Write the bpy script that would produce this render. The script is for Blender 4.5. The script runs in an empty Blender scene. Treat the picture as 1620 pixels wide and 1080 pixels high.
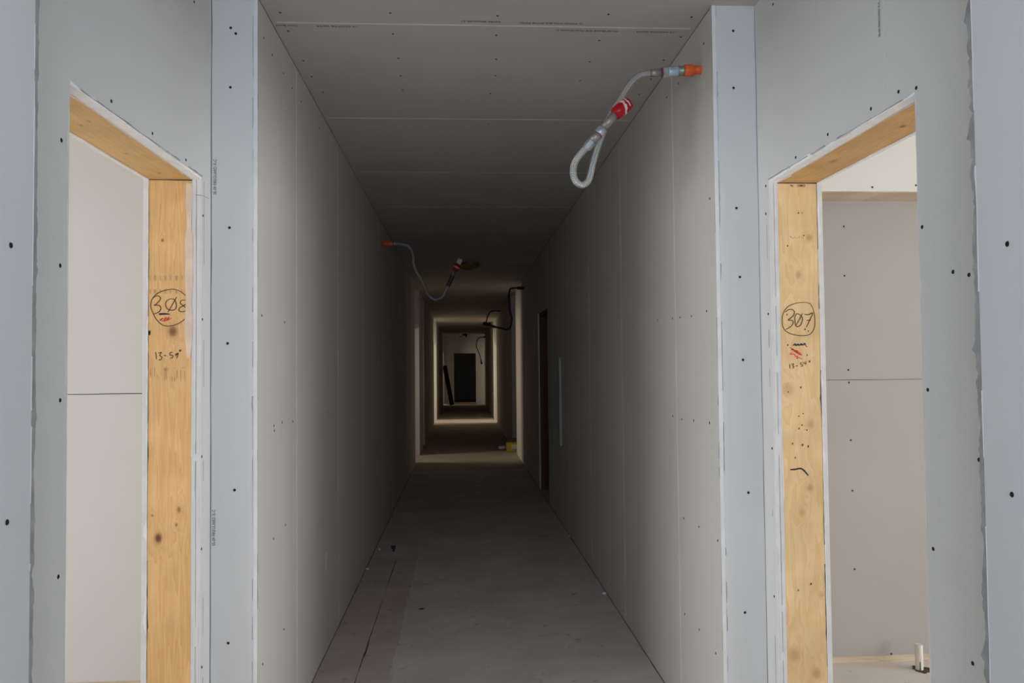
import bpy, bmesh, math, random
from mathutils import Vector, Matrix

# ------------------------------------------------------------------ camera, world, big lights, exposure
scene = bpy.context.scene
COL = scene.collection
EYE = 1.534                       # camera height; floor is z = 0
F_PX = 1260.0
YAW, PITCH, ROLL = 0.0638, 0.0325, -0.0098
fw = Vector((math.sin(YAW) * math.cos(PITCH), math.cos(YAW) * math.cos(PITCH), math.sin(PITCH)))
rt0 = Vector((math.cos(YAW), -math.sin(YAW), 0.0))
up0 = rt0.cross(fw)
rt = math.cos(ROLL) * rt0 + math.sin(ROLL) * up0
up = -math.sin(ROLL) * rt0 + math.cos(ROLL) * up0
CAMP = Vector((0, 0, EYE))
cam_d = bpy.data.cameras.new('camera')
cam = bpy.data.objects.new('camera', cam_d)
COL.objects.link(cam)
cam.matrix_world = Matrix(((rt.x, up.x, -fw.x, 0), (rt.y, up.y, -fw.y, 0), (rt.z, up.z, -fw.z, EYE), (0, 0, 0, 1)))
cam_d.sensor_width = 36.0
cam_d.lens = F_PX / 1620.0 * 36.0
cam_d.clip_start = 0.05
cam_d.clip_end = 200
scene.camera = cam

world = bpy.data.worlds.new('overcast_sky')
scene.world = world
world.use_nodes = True
world.node_tree.nodes['Background'].inputs[0].default_value = (0.62, 0.74, 1.0, 1)
world.node_tree.nodes['Background'].inputs[1].default_value = 0.35

def area(name, loc, direction, sx, sy, watts, col, spread=180):
    d = bpy.data.lights.new(name, 'AREA')
    d.shape = 'RECTANGLE'; d.size = sx; d.size_y = sy
    d.energy = watts; d.color = col; d.spread = math.radians(spread)
    o = bpy.data.objects.new(name, d)
    COL.objects.link(o)
    o.location = loc
    o.rotation_euler = Vector(direction).to_track_quat('-Z', 'Y').to_euler()
    return o

# added light behind the camera; daylight of the near and far side rooms
area('added_light_behind', (0.1, -0.85, 1.8), (0, 1, 0), 2.4, 1.1, 70, (0.68, 0.81, 1.0))
area('daylight_room_left', (-6.50, 0.60, 1.40), (1, 0, 0), 4.7, 1.6, 350, (0.90, 0.95, 1.0))
area('daylight_room_right', (6.75, 0.60, 1.40), (-1, 0, 0), 4.7, 1.6, 345, (0.90, 0.95, 1.0))
FARLIGHT = (1.0, 0.88, 0.72)
area('daylight_far_a', (-3.4, 13.4, 1.5), (1, 0, 0), 1.0, 1.2, 19, FARLIGHT, 95)
area('daylight_far_b', (-3.4, 22.9, 1.5), (1, 0, 0), 1.0, 1.2, 42, FARLIGHT, 95)
area('daylight_far_c', (3.6, 22.9, 1.5), (-1, 0, 0), 1.0, 1.2, 42, FARLIGHT, 95)
area('daylight_far_d', (-3.4, 33.45, 1.5), (1, 0, 0), 0.9, 1.2, 30, FARLIGHT, 110)

vs = scene.view_settings
vs.view_transform = 'Standard'
try: vs.look = 'None'
except Exception: pass
vs.exposure = 0.0
vs.gamma = 1.0
vs.use_curve_mapping = False
scene.cycles.use_denoising = True
scene.cycles.max_bounces = 10
scene.cycles.diffuse_bounces = 8

# ------------------------------------------------------------------ dimensions
A, B = 0.746, 0.974               # corridor half widths left / right of the camera
H = 2.922                         # ceiling height
EL, ER = 0.169, 0.171             # depth of the door alcoves
XL, XR = -A - EL, B + ER          # alcove wall faces
D0, N0 = 2.974, 1.437             # far / near corner of the near alcove
O1, O2 = 1.916, 2.867             # door opening along the alcove wall
HEAD = 2.21
DW, ST, RW = 0.031, 0.150, 0.019  # wall build-up: corridor board, stud, room board
TH = DW + ST + RW
YEND = 34.4

def pdir(px, py):
    return (fw + rt * ((px - 810) / F_PX) + up * ((540 - py) / F_PX))
def onY(px, py, y):
    d = pdir(px, py); return CAMP + d * (y / d.y)
def onX(px, py, x):
    d = pdir(px, py); return CAMP + d * (x / d.x)
def onZ(px, py, z):
    d = pdir(px, py); return CAMP + d * ((z - EYE) / d.z)

ROOMY = onZ(1318, 1049.5, 0).y     # room walls that face the camera
rnd = random.Random(7)

# ------------------------------------------------------------------ materials
def mat(name):
    m = bpy.data.materials.new(name); m.use_nodes = True
    nt = m.node_tree
    return m, nt, nt.nodes, nt.links, nt.nodes['Principled BSDF']

def board_mat(name, col, var=0.05, rough=0.75, scale=1.3):
    m, nt, N, L, bs = mat(name)
    tc = N.new('ShaderNodeTexCoord')
    n1 = N.new('ShaderNodeTexNoise'); n1.inputs['Scale'].default_value = scale; n1.inputs['Detail'].default_value = 5
    n2 = N.new('ShaderNodeTexNoise'); n2.inputs['Scale'].default_value = 90; n2.inputs['Detail'].default_value = 3
    L.new(tc.outputs['Object'], n1.inputs['Vector']); L.new(tc.outputs['Object'], n2.inputs['Vector'])
    r = N.new('ShaderNodeValToRGB')
    r.color_ramp.elements[0].position = 0.3; r.color_ramp.elements[1].position = 0.7
    r.color_ramp.elements[0].color = tuple(c * (1 - var) for c in col) + (1,)
    r.color_ramp.elements[1].color = tuple(min(1, c * (1 + var)) for c in col) + (1,)
    L.new(n1.outputs['Fac'], r.inputs['Fac'])
    L.new(r.outputs['Color'], bs.inputs['Base Color'])
    bs.inputs['Roughness'].default_value = rough
    bs.inputs['Specular IOR Level'].default_value = 0.25
    b = N.new('ShaderNodeBump'); b.inputs['Strength'].default_value = 0.06; b.inputs['Distance'].default_value = 0.002
    L.new(n2.outputs['Fac'], b.inputs['Height']); L.new(b.outputs['Normal'], bs.inputs['Normal'])
    return m

def plain(name, col, rough=0.6, metal=0.0, var=0.12, scale=25):
    m = board_mat(name, col, var, rough, scale)
    m.node_tree.nodes['Principled BSDF'].inputs['Metallic'].default_value = metal
    return m

def wood_mat(name, light, dark, ax, knots=(), scale=1.0, kcol=(0.16, 0.055, 0.02)):
    """ax: (across, along) as letters; knots: (u, v, ru, rv, strength) in metres on that plane"""
    m, nt, N, L, bs = mat(name)
    tc = N.new('ShaderNodeTexCoord')
    sp = N.new('ShaderNodeSeparateXYZ'); L.new(tc.outputs['Object'], sp.inputs[0])
    U, V = sp.outputs[ax[0]], sp.outputs[ax[1]]
    def mth(op, a, b=None, c=None):
        n = N.new('ShaderNodeMath'); n.operation = op
        for i, s in enumerate((a, b, c)):
            if s is None: continue
            if isinstance(s, (int, float)): n.inputs[i].default_value = s
            else: L.new(s, n.inputs[i])
        return n.outputs[0]
    # bend the grain round the knots
    bend, darkk = None, None
    for (u, v, ru, rv, s) in knots:
        du = mth('DIVIDE', mth('SUBTRACT', U, u), ru)
        dv = mth('DIVIDE', mth('SUBTRACT', V, v), rv)
        d2 = mth('ADD', mth('MULTIPLY', du, du), mth('MULTIPLY', dv, dv))
        core = mth('MULTIPLY', mth('DIVIDE', 1.0, mth('ADD', 1.0, mth('POWER', d2, 2.2))), s)
        darkk = core if darkk is None else mth('MAXIMUM', darkk, core)
        sw = mth('DIVIDE', 1.0, mth('ADD', 1.0, mth('MULTIPLY', d2, 0.12)))
        bend = sw if bend is None else mth('ADD', bend, sw)
    uu = mth('MULTIPLY', U, 26 * scale); vv = mth('MULTIPLY', V, 1.1)
    cb = N.new('ShaderNodeCombineXYZ'); L.new(uu, cb.inputs[0]); L.new(vv, cb.inputs[1])
    if bend is not None:
        L.new(mth('MULTIPLY', bend, 0.9), cb.inputs[2])
    n0 = N.new('ShaderNodeTexNoise'); n0.inputs['Scale'].default_value = 0.9; n0.inputs['Detail'].default_value = 3
    L.new(cb.outputs[0], n0.inputs['Vector'])
    rings = mth('FRACT', mth('MULTIPLY', n0.outputs['Fac'], 9.0))
    cb2 = N.new('ShaderNodeCombineXYZ'); L.new(mth('MULTIPLY', U, 420), cb2.inputs[0]); L.new(mth('MULTIPLY', V, 9), cb2.inputs[1])
    n1 = N.new('ShaderNodeTexNoise'); n1.inputs['Scale'].default_value = 1.0; n1.inputs['Detail'].default_value = 2
    L.new(cb2.outputs[0], n1.inputs['Vector'])
    f = mth('ADD', mth('MULTIPLY', rings, 0.5), mth('MULTIPLY', n1.outputs['Fac'], 0.5))
    r = N.new('ShaderNodeValToRGB')
    r.color_ramp.elements[0].position = 0.15; r.color_ramp.elements[1].position = 0.85
    r.color_ramp.elements[0].color = tuple(light) + (1,); r.color_ramp.elements[1].color = tuple(dark) + (1,)
    L.new(f, r.inputs['Fac'])
    # blotchy tone
    n3 = N.new('ShaderNodeTexNoise'); n3.inputs['Scale'].default_value = 6; n3.inputs['Detail'].default_value = 3
    L.new(tc.outputs['Object'], n3.inputs['Vector'])
    r3 = N.new('ShaderNodeValToRGB'); r3.color_ramp.elements[0].position = 0.3; r3.color_ramp.elements[1].position = 0.7
    r3.color_ramp.elements[0].color = (0.86, 0.84, 0.80, 1); r3.color_ramp.elements[1].color = (1.06, 1.06, 1.08, 1)
    L.new(n3.outputs['Fac'], r3.inputs['Fac'])
    mx0 = N.new('ShaderNodeMix'); mx0.data_type = 'RGBA'; mx0.blend_type = 'MULTIPLY'; mx0.inputs[0].default_value = 1.0
    L.new(r.outputs['Color'], mx0.inputs[6]); L.new(r3.outputs['Color'], mx0.inputs[7])
    out = mx0.outputs[2]
    if darkk is not None:
        mx = N.new('ShaderNodeMix'); mx.data_type = 'RGBA'
        L.new(darkk, mx.inputs[0]); L.new(out, mx.inputs[6]); mx.inputs[7].default_value = tuple(kcol) + (1,)
        out = mx.outputs[2]
    L.new(out, bs.inputs['Base Color'])
    bs.inputs['Roughness'].default_value = 0.6
    bs.inputs['Specular IOR Level'].default_value = 0.25
    return m

def floor_mat():
    m, nt, N, L, bs = mat('dusty_subfloor')
    tc = N.new('ShaderNodeTexCoord'); sp = N.new('ShaderNodeSeparateXYZ'); L.new(tc.outputs['Object'], sp.inputs[0])
    def mth(op, a, b=None):
        n = N.new('ShaderNodeMath'); n.operation = op
        for i, s in enumerate((a, b)):
            if s is None: continue
            if isinstance(s, (int, float)): n.inputs[i].default_value = s
            else: L.new(s, n.inputs[i])
        return n.outputs[0]
    n = N.new('ShaderNodeTexNoise'); n.inputs['Scale'].default_value = 2.2; n.inputs['Detail'].default_value = 8; n.inputs['Roughness'].default_value = 0.62
    L.new(tc.outputs['Object'], n.inputs['Vector'])
    r = N.new('ShaderNodeValToRGB'); r.color_ramp.elements[0].position = 0.32; r.color_ramp.elements[1].position = 0.7
    r.color_ramp.elements[0].color = (0.46, 0.42, 0.385, 1); r.color_ramp.elements[1].color = (0.60, 0.55, 0.51, 1)
    L.new(n.outputs['Fac'], r.inputs['Fac'])
    r2 = N.new('ShaderNodeValToRGB'); r2.color_ramp.elements[0].position = 0.3; r2.color_ramp.elements[1].position = 0.72
    r2.color_ramp.elements[0].color = (0.40, 0.32, 0.265, 1); r2.color_ramp.elements[1].color = (0.52, 0.435, 0.37, 1)
    L.new(n.outputs['Fac'], r2.inputs['Fac'])
    nw = N.new('ShaderNodeTexNoise'); nw.inputs['Scale'].default_value = 7; nw.inputs['Detail'].default_value = 4
    L.new(tc.outputs['Object'], nw.inputs['Vector'])
    wob = mth('MULTIPLY', mth('SUBTRACT', nw.outputs['Fac'], 0.5), 0.06)
    x = mth('ADD', sp.outputs[0], wob); y = mth('ADD', sp.outputs[1], mth('MULTIPLY', wob, 3))
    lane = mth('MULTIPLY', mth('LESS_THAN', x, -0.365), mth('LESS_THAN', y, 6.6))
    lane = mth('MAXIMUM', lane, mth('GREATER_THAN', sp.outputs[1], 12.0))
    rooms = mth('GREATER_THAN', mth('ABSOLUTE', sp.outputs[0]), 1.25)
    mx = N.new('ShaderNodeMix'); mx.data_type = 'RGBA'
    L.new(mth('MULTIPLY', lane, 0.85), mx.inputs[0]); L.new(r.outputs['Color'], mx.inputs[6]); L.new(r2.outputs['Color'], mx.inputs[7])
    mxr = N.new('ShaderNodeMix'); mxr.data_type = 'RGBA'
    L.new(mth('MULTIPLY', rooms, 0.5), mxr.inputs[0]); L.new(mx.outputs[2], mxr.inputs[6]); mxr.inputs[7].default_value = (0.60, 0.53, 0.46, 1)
    # dark specks and scuffs
    ns = N.new('ShaderNodeTexNoise'); ns.inputs['Scale'].default_value = 9; ns.inputs['Detail'].default_value = 6; ns.inputs['Roughness'].default_value = 0.7
    L.new(tc.outputs['Object'], ns.inputs['Vector'])
    rs = N.new('ShaderNodeValToRGB'); rs.color_ramp.elements[0].position = 0.60; rs.color_ramp.elements[1].position = 0.68
    rs.color_ramp.elements[0].color = (0, 0, 0, 1); rs.color_ramp.elements[1].color = (1, 1, 1, 1)
    L.new(ns.outputs['Fac'], rs.inputs['Fac'])
    mx2 = N.new('ShaderNodeMix'); mx2.data_type = 'RGBA'
    L.new(mth('MULTIPLY', rs.outputs['Color'], 0.5), mx2.inputs[0]); L.new(mxr.outputs[2], mx2.inputs[6]); mx2.inputs[7].default_value = (0.13, 0.11, 0.10, 1)
    L.new(mx2.outputs[2], bs.inputs['Base Color'])
    bs.inputs['Roughness'].default_value = 0.85
    bs.inputs['Specular IOR Level'].default_value = 0.2
    b = N.new('ShaderNodeBump'); b.inputs['Strength'].default_value = 0.15; b.inputs['Distance'].default_value = 0.004
    L.new(n.outputs['Fac'], b.inputs['Height']); L.new(b.outputs['Normal'], bs.inputs['Normal'])
    return m

def braid_mat():
    m, nt, N, L, bs = mat('braided_steel')
    uv = N.new('ShaderNodeTexCoord')
    sp = N.new('ShaderNodeSeparateXYZ'); L.new(uv.outputs['UV'], sp.inputs[0])
    def mth(op, a, b=None):
        n = N.new('ShaderNodeMath'); n.operation = op
        for i, s in enumerate((a, b)):
            if s is None: continue
            if isinstance(s, (int, float)): n.inputs[i].default_value = s
            else: L.new(s, n.inputs[i])
        return n.outputs[0]
    u = mth('MULTIPLY', sp.outputs[0], 2 * math.pi * 8); v = mth('MULTIPLY', sp.outputs[1], 2 * math.pi * 95)
    s1 = mth('SINE', mth('ADD', u, v)); s2 = mth('SINE', mth('SUBTRACT', u, v))
    p = mth('MULTIPLY', s1, s2)
    r = N.new('ShaderNodeValToRGB'); r.color_ramp.elements[0].position = 0.1; r.color_ramp.elements[1].position = 0.75
    r.color_ramp.elements[0].color = (0.05, 0.048, 0.045, 1); r.color_ramp.elements[1].color = (0.74, 0.73, 0.70, 1)
    L.new(mth('ADD', mth('MULTIPLY', p, 0.5), 0.5), r.inputs['Fac'])
    L.new(r.outputs['Color'], bs.inputs['Base Color'])
    bs.inputs['Metallic'].default_value = 0.75; bs.inputs['Roughness'].default_value = 0.3
    b = N.new('ShaderNodeBump'); b.inputs['Strength'].default_value = 0.6; b.inputs['Distance'].default_value = 0.002
    L.new(p, b.inputs['Height']); L.new(b.outputs['Normal'], bs.inputs['Normal'])
    return m

M = {}
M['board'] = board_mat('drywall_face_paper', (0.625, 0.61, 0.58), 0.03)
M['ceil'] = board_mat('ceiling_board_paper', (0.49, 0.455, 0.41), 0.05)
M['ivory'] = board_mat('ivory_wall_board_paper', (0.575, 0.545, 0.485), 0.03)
M['shadeboard'] = board_mat('shaded_wall_board_paper', (0.345, 0.315, 0.285), 0.03)  # darkened: the right room's shade and weaker far-room bounce sit in the colour
M['soffitlit'] = board_mat('lit_cream_soffit_paper', (0.64, 0.615, 0.565), 0.02)  # paler than the wall below: its stronger light is put into the colour
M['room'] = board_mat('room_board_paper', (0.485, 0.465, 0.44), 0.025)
M['core'] = board_mat('gypsum_core', (0.60, 0.58, 0.555), 0.06, 0.9, 14)
M['corewhite'] = board_mat('white_gypsum_core', (0.88, 0.86, 0.84), 0.06, 0.9, 20)
M['edge'] = board_mat('cut_board_edge', (0.33, 0.315, 0.295), 0.22, 0.9, 24)
M['seam'] = board_mat('board_seam_paper', (0.68, 0.66, 0.62), 0.06, 0.8, 12)
M['torn'] = board_mat('torn_white_paper', (0.70, 0.68, 0.655), 0.06, 0.9, 16)
M['gap'] = plain('dark_board_gap', (0.06, 0.055, 0.05), 0.9)
M['cornergap'] = plain('grey_shadow_gap', (0.15, 0.145, 0.14), 0.9)
M['screw'] = plain('black_screw', (0.02, 0.02, 0.022), 0.5, 0.3)
M['floor'] = floor_mat()
M['ink'] = plain('brown_black_ink', (0.10, 0.06, 0.03), 0.7)
M['blueink'] = plain('dark_blue_ink', (0.06, 0.045, 0.09), 0.7)
M['redink'] = plain('red_ink', (0.62, 0.06, 0.05), 0.7)
M['stamp'] = plain('faded_stamp_ink', (0.47, 0.30, 0.15), 0.8)
M['print'] = plain('grey_printed_ink', (0.13, 0.13, 0.13), 0.8)
M['smear'] = board_mat('joint_compound_smear', (0.62, 0.475, 0.345), 0.10, 0.85, 18)
M['braid'] = braid_mat()
M['orange'] = plain('orange_cpvc', (0.74, 0.125, 0.03), 0.4, 0, 0.1, 40)
M['red'] = plain('red_cap_plastic', (0.36, 0.006, 0.012), 0.3)
M['zinc'] = plain('zinc_fitting', (0.42, 0.44, 0.45), 0.38, 0.7)
M['dullpipe'] = plain('dull_steel_pipe', (0.30, 0.27, 0.24), 0.45, 0.6)
M['bluegrey'] = plain('blue_grey_coupling', (0.40, 0.47, 0.50), 0.45, 0.35)
M['white'] = plain('white_plastic', (0.80, 0.79, 0.74), 0.45, 0, 0.03)
M['dullwhite'] = plain('dusty_grey_batten', (0.34, 0.335, 0.32), 0.7, 0, 0.05)
M['pvc'] = plain('cream_pvc', (0.60, 0.57, 0.49), 0.6, 0, 0.04)
M['whitetape'] = plain('white_torn_label', (0.60, 0.50, 0.49), 0.6)
M['yellow'] = plain('yellow_carton', (0.62, 0.50, 0.05), 0.6)
M['darkhole'] = plain('dark_brown_hole', (0.07, 0.04, 0.02), 0.9)
M['kraft'] = plain('brown_carton', (0.22, 0.14, 0.075), 0.8)
M['silhouettewood'] = wood_mat('silhouette_timber', (0.035, 0.027, 0.02), (0.02, 0.016, 0.012), ('X', 'Z'))  # near-black: the plank's backlit silhouette is put into its colour
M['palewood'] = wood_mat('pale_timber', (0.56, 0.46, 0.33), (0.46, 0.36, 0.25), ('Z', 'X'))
M['farwood'] = wood_mat('shaded_reddish_timber', (0.15, 0.065, 0.035), (0.10, 0.04, 0.022), ('X', 'Z'))  # darkened to put the doorway's weak light into the wood colour
M['insul'] = plain('yellow_insulation', (0.34, 0.24, 0.05), 0.95, 0, 0.3)
M['black'] = plain('black_metal', (0.035, 0.033, 0.03), 0.5)

# ------------------------------------------------------------------ mesh helpers
def link(name, bm, mats, parent=None, smooth=False):
    me = bpy.data.meshes.new(name)
    bmesh.ops.recalc_face_normals(bm, faces=bm.faces)
    bm.to_mesh(me); bm.free()
    for m in (mats if isinstance(mats, (list, tuple)) else [mats]):
        me.materials.append(m)
    if smooth:
        for p in me.polygons: p.use_smooth = True
    o = bpy.data.objects.new(name, me)
    COL.objects.link(o)
    if parent is not None: setpar(o, parent)
    return o

def rootmat(p):
    m = p.matrix_basis.copy()
    while p.parent is not None:
        m = p.parent.matrix_basis @ p.matrix_parent_inverse @ m
        p = p.parent
    return m

def setpar(o, parent):
    o.parent = parent
    o.matrix_parent_inverse = rootmat(parent).inverted()

def tag(o, label=None, cat=None, group=None, kind=None):
    if label: o['label'] = label
    if cat: o['category'] = cat
    if group: o['group'] = group
    if kind: o['kind'] = kind
    return o

def thing(name, loc, label, cat, group=None, kind=None):
    o = bpy.data.objects.new(name, None)
    o.empty_display_size = 0.05
    COL.objects.link(o)
    o.location = loc
    return tag(o, label, cat, group, kind)

def box(bm, x0, x1, y0, y1, z0, z1, mi=0, sides=None):
    """sides: dict of '+x','-x','+y','-y','+z','-z' -> material index"""
    v = [bm.verts.new(p) for p in ((x0, y0, z0), (x1, y0, z0), (x1, y1, z0), (x0, y1, z0), (x0, y0, z1), (x1, y0, z1), (x1, y1, z1), (x0, y1, z1))]
    fs = {'-z': (0, 3, 2, 1), '+z': (4, 5, 6, 7), '-y': (0, 1, 5, 4), '+x': (1, 2, 6, 5), '+y': (2, 3, 7, 6), '-x': (3, 0, 4, 7)}
    for k, idx in fs.items():
        f = bm.faces.new([v[i] for i in idx])
        f.material_index = (sides or {}).get(k, mi)

def mbox(name, mats, parent, *a, **k):
    bm = bmesh.new(); box(bm, *a, **k)
    return link(name, bm, mats, parent)

def obox(bm, c, ax, ay, az, hx, hy, hz, bev=0.0):
    """oriented box, half sizes"""
    vs_ = []
    for sz in (-1, 1):
        for sx, sy in ((-1, -1), (1, -1), (1, 1), (-1, 1)):
            vs_.append(bm.verts.new(c + ax * hx * sx + ay * hy * sy + az * hz * sz))
    fs = []
    for idx in ((0, 3, 2, 1), (4, 5, 6, 7), (0, 1, 5, 4), (1, 2, 6, 5), (2, 3, 7, 6), (3, 0, 4, 7)):
        fs.append(bm.faces.new([vs_[i] for i in idx]))
    if bev:
        es = list({e for f in fs for e in f.edges})
        bmesh.ops.bevel(bm, geom=es, offset=bev, segments=2, affect='EDGES', profile=0.5)

def catmull(pts, per=6):
    pts = [Vector(p) for p in pts]
    out = []
    n = len(pts)
    for i in range(n - 1):
        p0 = pts[max(i - 1, 0)]; p1 = pts[i]; p2 = pts[i + 1]; p3 = pts[min(i + 2, n - 1)]
        for k in range(per):
            t = k / per
            out.append(0.5 * ((2 * p1) + (p2 - p0) * t + (2 * p0 - 5 * p1 + 4 * p2 - p3) * t * t + (3 * p1 - p0 - 3 * p2 + p3) * t ** 3))
    out.append(pts[-1])
    return out

def tube(bm, pts, radius, seg=16, cap=True, uvs=True):
    """radius: number or list per point"""
    pts = [Vector(p) for p in pts]
    n = len(pts)
    rad = radius if isinstance(radius, (list, tuple)) else [radius] * n
    uvl = bm.loops.layers.uv.verify() if uvs else None
    t0 = (pts[1] - pts[0]).normalized()
    ref = Vector((0, 0, 1)) if abs(t0.z) < 0.9 else Vector((1, 0, 0))
    nrm = (ref - t0 * ref.dot(t0)).normalized()
    rings, L = [], [0.0]
    for i in range(n):
        t = (pts[min(i + 1, n - 1)] - pts[max(i - 1, 0)]).normalized()
        nrm = (nrm - t * nrm.dot(t)).normalized()
        bn = t.cross(nrm)
        rings.append([bm.verts.new(pts[i] + (nrm * math.cos(a) + bn * math.sin(a)) * rad[i]) for a in (2 * math.pi * k / seg for k in range(seg))])
        if i: L.append(L[-1] + (pts[i] - pts[i - 1]).length)
    for i in range(n - 1):
        for k in range(seg):
            f = bm.faces.new((rings[i][k], rings[i][(k + 1) % seg], rings[i + 1][(k + 1) % seg], rings[i + 1][k]))
            f.smooth = True
            if uvl:
                for lp, (uu, vv) in zip(f.loops, ((k / seg, L[i]), ((k + 1) / seg, L[i]), ((k + 1) / seg, L[i + 1]), (k / seg, L[i + 1]))):
                    lp[uvl].uv = (uu, vv)
    if cap:
        bm.faces.new(rings[0]); bm.faces.new(rings[-1])

def cyl(bm, p0, p1, prof, seg=24):
    """turned shape along p0->p1; prof: list of (t, radius)"""
    p0, p1 = Vector(p0), Vector(p1)
    d = (p1 - p0).normalized()
    ref = Vector((0, 0, 1)) if abs(d.z) < 0.9 else Vector((1, 0, 0))
    nrm = (ref - d * ref.dot(d)).normalized(); bn = d.cross(nrm)
    rings = []
    for t, r in prof:
        c = p0.lerp(p1, t)
        rings.append([bm.verts.new(c + (nrm * math.cos(a) + bn * math.sin(a)) * r) for a in (2 * math.pi * k / seg for k in range(seg))])
    for a, b in zip(rings, rings[1:]):
        for k in range(seg):
            bm.faces.new((a[k], a[(k + 1) % seg], b[(k + 1) % seg], b[k]))
    bm.faces.new(rings[0]); bm.faces.new(rings[-1])

def ribbon_bm(bm, pts, nrm, width, thick=0.0004, off=0.0006):
    """flat painted stroke along pts on a plane of normal nrm, with a little thickness"""
    nrm = Vector(nrm).normalized()
    n = len(pts)
    w = width if isinstance(width, (list, tuple)) else [width] * n
    tops, bots = [], []
    for i in range(n):
        t = (pts[min(i + 1, n - 1)] - pts[max(i - 1, 0)])
        if t.length < 1e-9: t = Vector((1, 0, 0))
        s = nrm.cross(t.normalized()) * (w[i] / 2)
        p = pts[i] + nrm * off
        tops.append((bm.verts.new(p + s), bm.verts.new(p - s)))
        bots.append((bm.verts.new(p + s - nrm * thick), bm.verts.new(p - s - nrm * thick)))
    for i in range(n - 1):
        a, b, c, d = tops[i], tops[i + 1], bots[i], bots[i + 1]
        bm.faces.new((a[0], a[1], b[1], b[0]))
        bm.faces.new((c[0], d[0], d[1], c[1]))
        bm.faces.new((a[0], b[0], d[0], c[0]))
        bm.faces.new((a[1], c[1], d[1], b[1]))
    bm.faces.new((tops[0][0], bots[0][0], bots[0][1], tops[0][1]))
    bm.faces.new((tops[-1][0], tops[-1][1], bots[-1][1], bots[-1][0]))

def ragged(name, p0, p1, inward, nrm, w, jit, material, parent, step=0.022, gaps=0.0, off=0.0006, sd=1, base=0.0, thick=0.0004):
    """torn strip along an edge p0->p1; starts at the edge and reaches inward by w +- jit"""
    r = random.Random(sd)
    p0, p1 = Vector(p0), Vector(p1)
    inward = Vector(inward).normalized(); nrm = Vector(nrm).normalized()
    n = max(2, int((p1 - p0).length / step))
    bm = bmesh.new()
    cur = w; prev = None; on = True; left = 0
    for i in range(n + 1):
        t = min(1, max(0, (i + (r.uniform(-.3, .3) if 0 < i < n else 0)) / n))
        cur = 0.6 * cur + 0.4 * (w + r.gauss(0, jit))
        if r.random() < 0.07: cur += r.uniform(-1, 1.6) * jit * 2
        ww = max(0.0008, cur)
        e0 = p0.lerp(p1, t) + inward * (base + r.gauss(0, jit * 0.12)) + nrm * off
        e1 = p0.lerp(p1, t) + inward * (base + ww) + nrm * off
        if gaps:
            left -= 1
            if left <= 0:
                on = r.random() > gaps; left = r.randint(1, 5)
        q = (bm.verts.new(e0), bm.verts.new(e1), bm.verts.new(e0 - nrm * thick), bm.verts.new(e1 - nrm * thick))
        if prev is not None and on:
            bm.faces.new((prev[0], prev[1], q[1], q[0]))
            bm.faces.new((prev[1], prev[3], q[3], q[1]))
            bm.faces.new((prev[0], q[0], q[2], prev[2]))
        prev = q
    for v in [v for v in bm.verts if not v.link_faces]: bm.verts.remove(v)
    return link(name, bm, material, parent)

def seam(parent, p0, p1, side, nrm, w=0.0045, material=None, name='board_seam', off=0.0007):
    bm = bmesh.new()
    p0, p1, nrm = Vector(p0), Vector(p1), Vector(nrm)
    n = max(3, int((p1 - p0).length / 0.12))
    r = random.Random(int(abs(p0.x * 991 + p0.y * 577 + p1.z * 131) * 10))
    pts = [p0.lerp(p1, i / n) + Vector(side) * r.uniform(-.0008, .0008) for i in range(n + 1)]
    ribbon_bm(bm, pts, nrm, [w * r.uniform(.55, 1.15) for _ in pts], 0.0005, off)
    return link(name, bm, material or M['seam'], parent)

screw_bm = bmesh.new()
for r0, r1, z0, z1 in ((0.0052, 0.0044, 0.0, 0.0011),):
    ra = [screw_bm.verts.new((r0 * math.cos(a), r0 * math.sin(a), z0)) for a in (2 * math.pi * k / 14 for k in range(14))]
    rb = [screw_bm.verts.new((r1 * math.cos(a), r1 * math.sin(a), z1)) for a in (2 * math.pi * k / 14 for k in range(14))]
    rc = [screw_bm.verts.new((r1 * .5 * math.cos(a), r1 * .5 * math.sin(a), z1 - .0005)) for a in (2 * math.pi * k / 14 for k in range(14))]
    for k in range(14):
        j = (k + 1) % 14
        screw_bm.faces.new((ra[k], ra[j], rb[j], rb[k])); screw_bm.faces.new((rb[k], rb[j], rc[j], rc[k]))
    screw_bm.faces.new(rc)
screw_me = bpy.data.meshes.new('screw')
screw_bm.to_mesh(screw_me); screw_bm.free(); screw_me.materials.append(M['screw'])

def screws(parent, pts, nrm):
    q = Vector(nrm).to_track_quat('Z', 'Y')
    for p in pts:
        o = bpy.data.objects.new('screw', screw_me)
        COL.objects.link(o)
        o.location = p + Vector(nrm) * 0.0001; o.rotation_euler = q.to_euler()
        setpar(o, parent)

def text_mesh(name, body, size, origin, right, upv, material, parent, align='LEFT'):
    cu = bpy.data.curves.new(name, 'FONT')
    cu.body = body; cu.size = size; cu.align_x = align; cu.align_y = 'CENTER'; cu.resolution_u = 2; cu.extrude = 0.0001; cu.offset = size * .012
    ob = bpy.data.objects.new(name + '_source', cu)
    COL.objects.link(ob)
    dg = bpy.context.evaluated_depsgraph_get()
    me = bpy.data.meshes.new_from_object(ob.evaluated_get(dg))
    bpy.data.objects.remove(ob)
    bpy.data.curves.remove(cu)
    me.name = name
    me.materials.clear(); me.materials.append(material)
    right, upv = Vector(right).normalized(), Vector(upv).normalized()
    n = right.cross(upv)
    o = bpy.data.objects.new(name, me)
    COL.objects.link(o)
    origin = Vector(origin) + n * 0.0006
    o.matrix_world = Matrix(((right.x, upv.x, n.x, origin.x), (right.y, upv.y, n.y, origin.y), (right.z, upv.z, n.z, origin.z), (0, 0, 0, 1)))
    setpar(o, parent)
    return o

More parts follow.
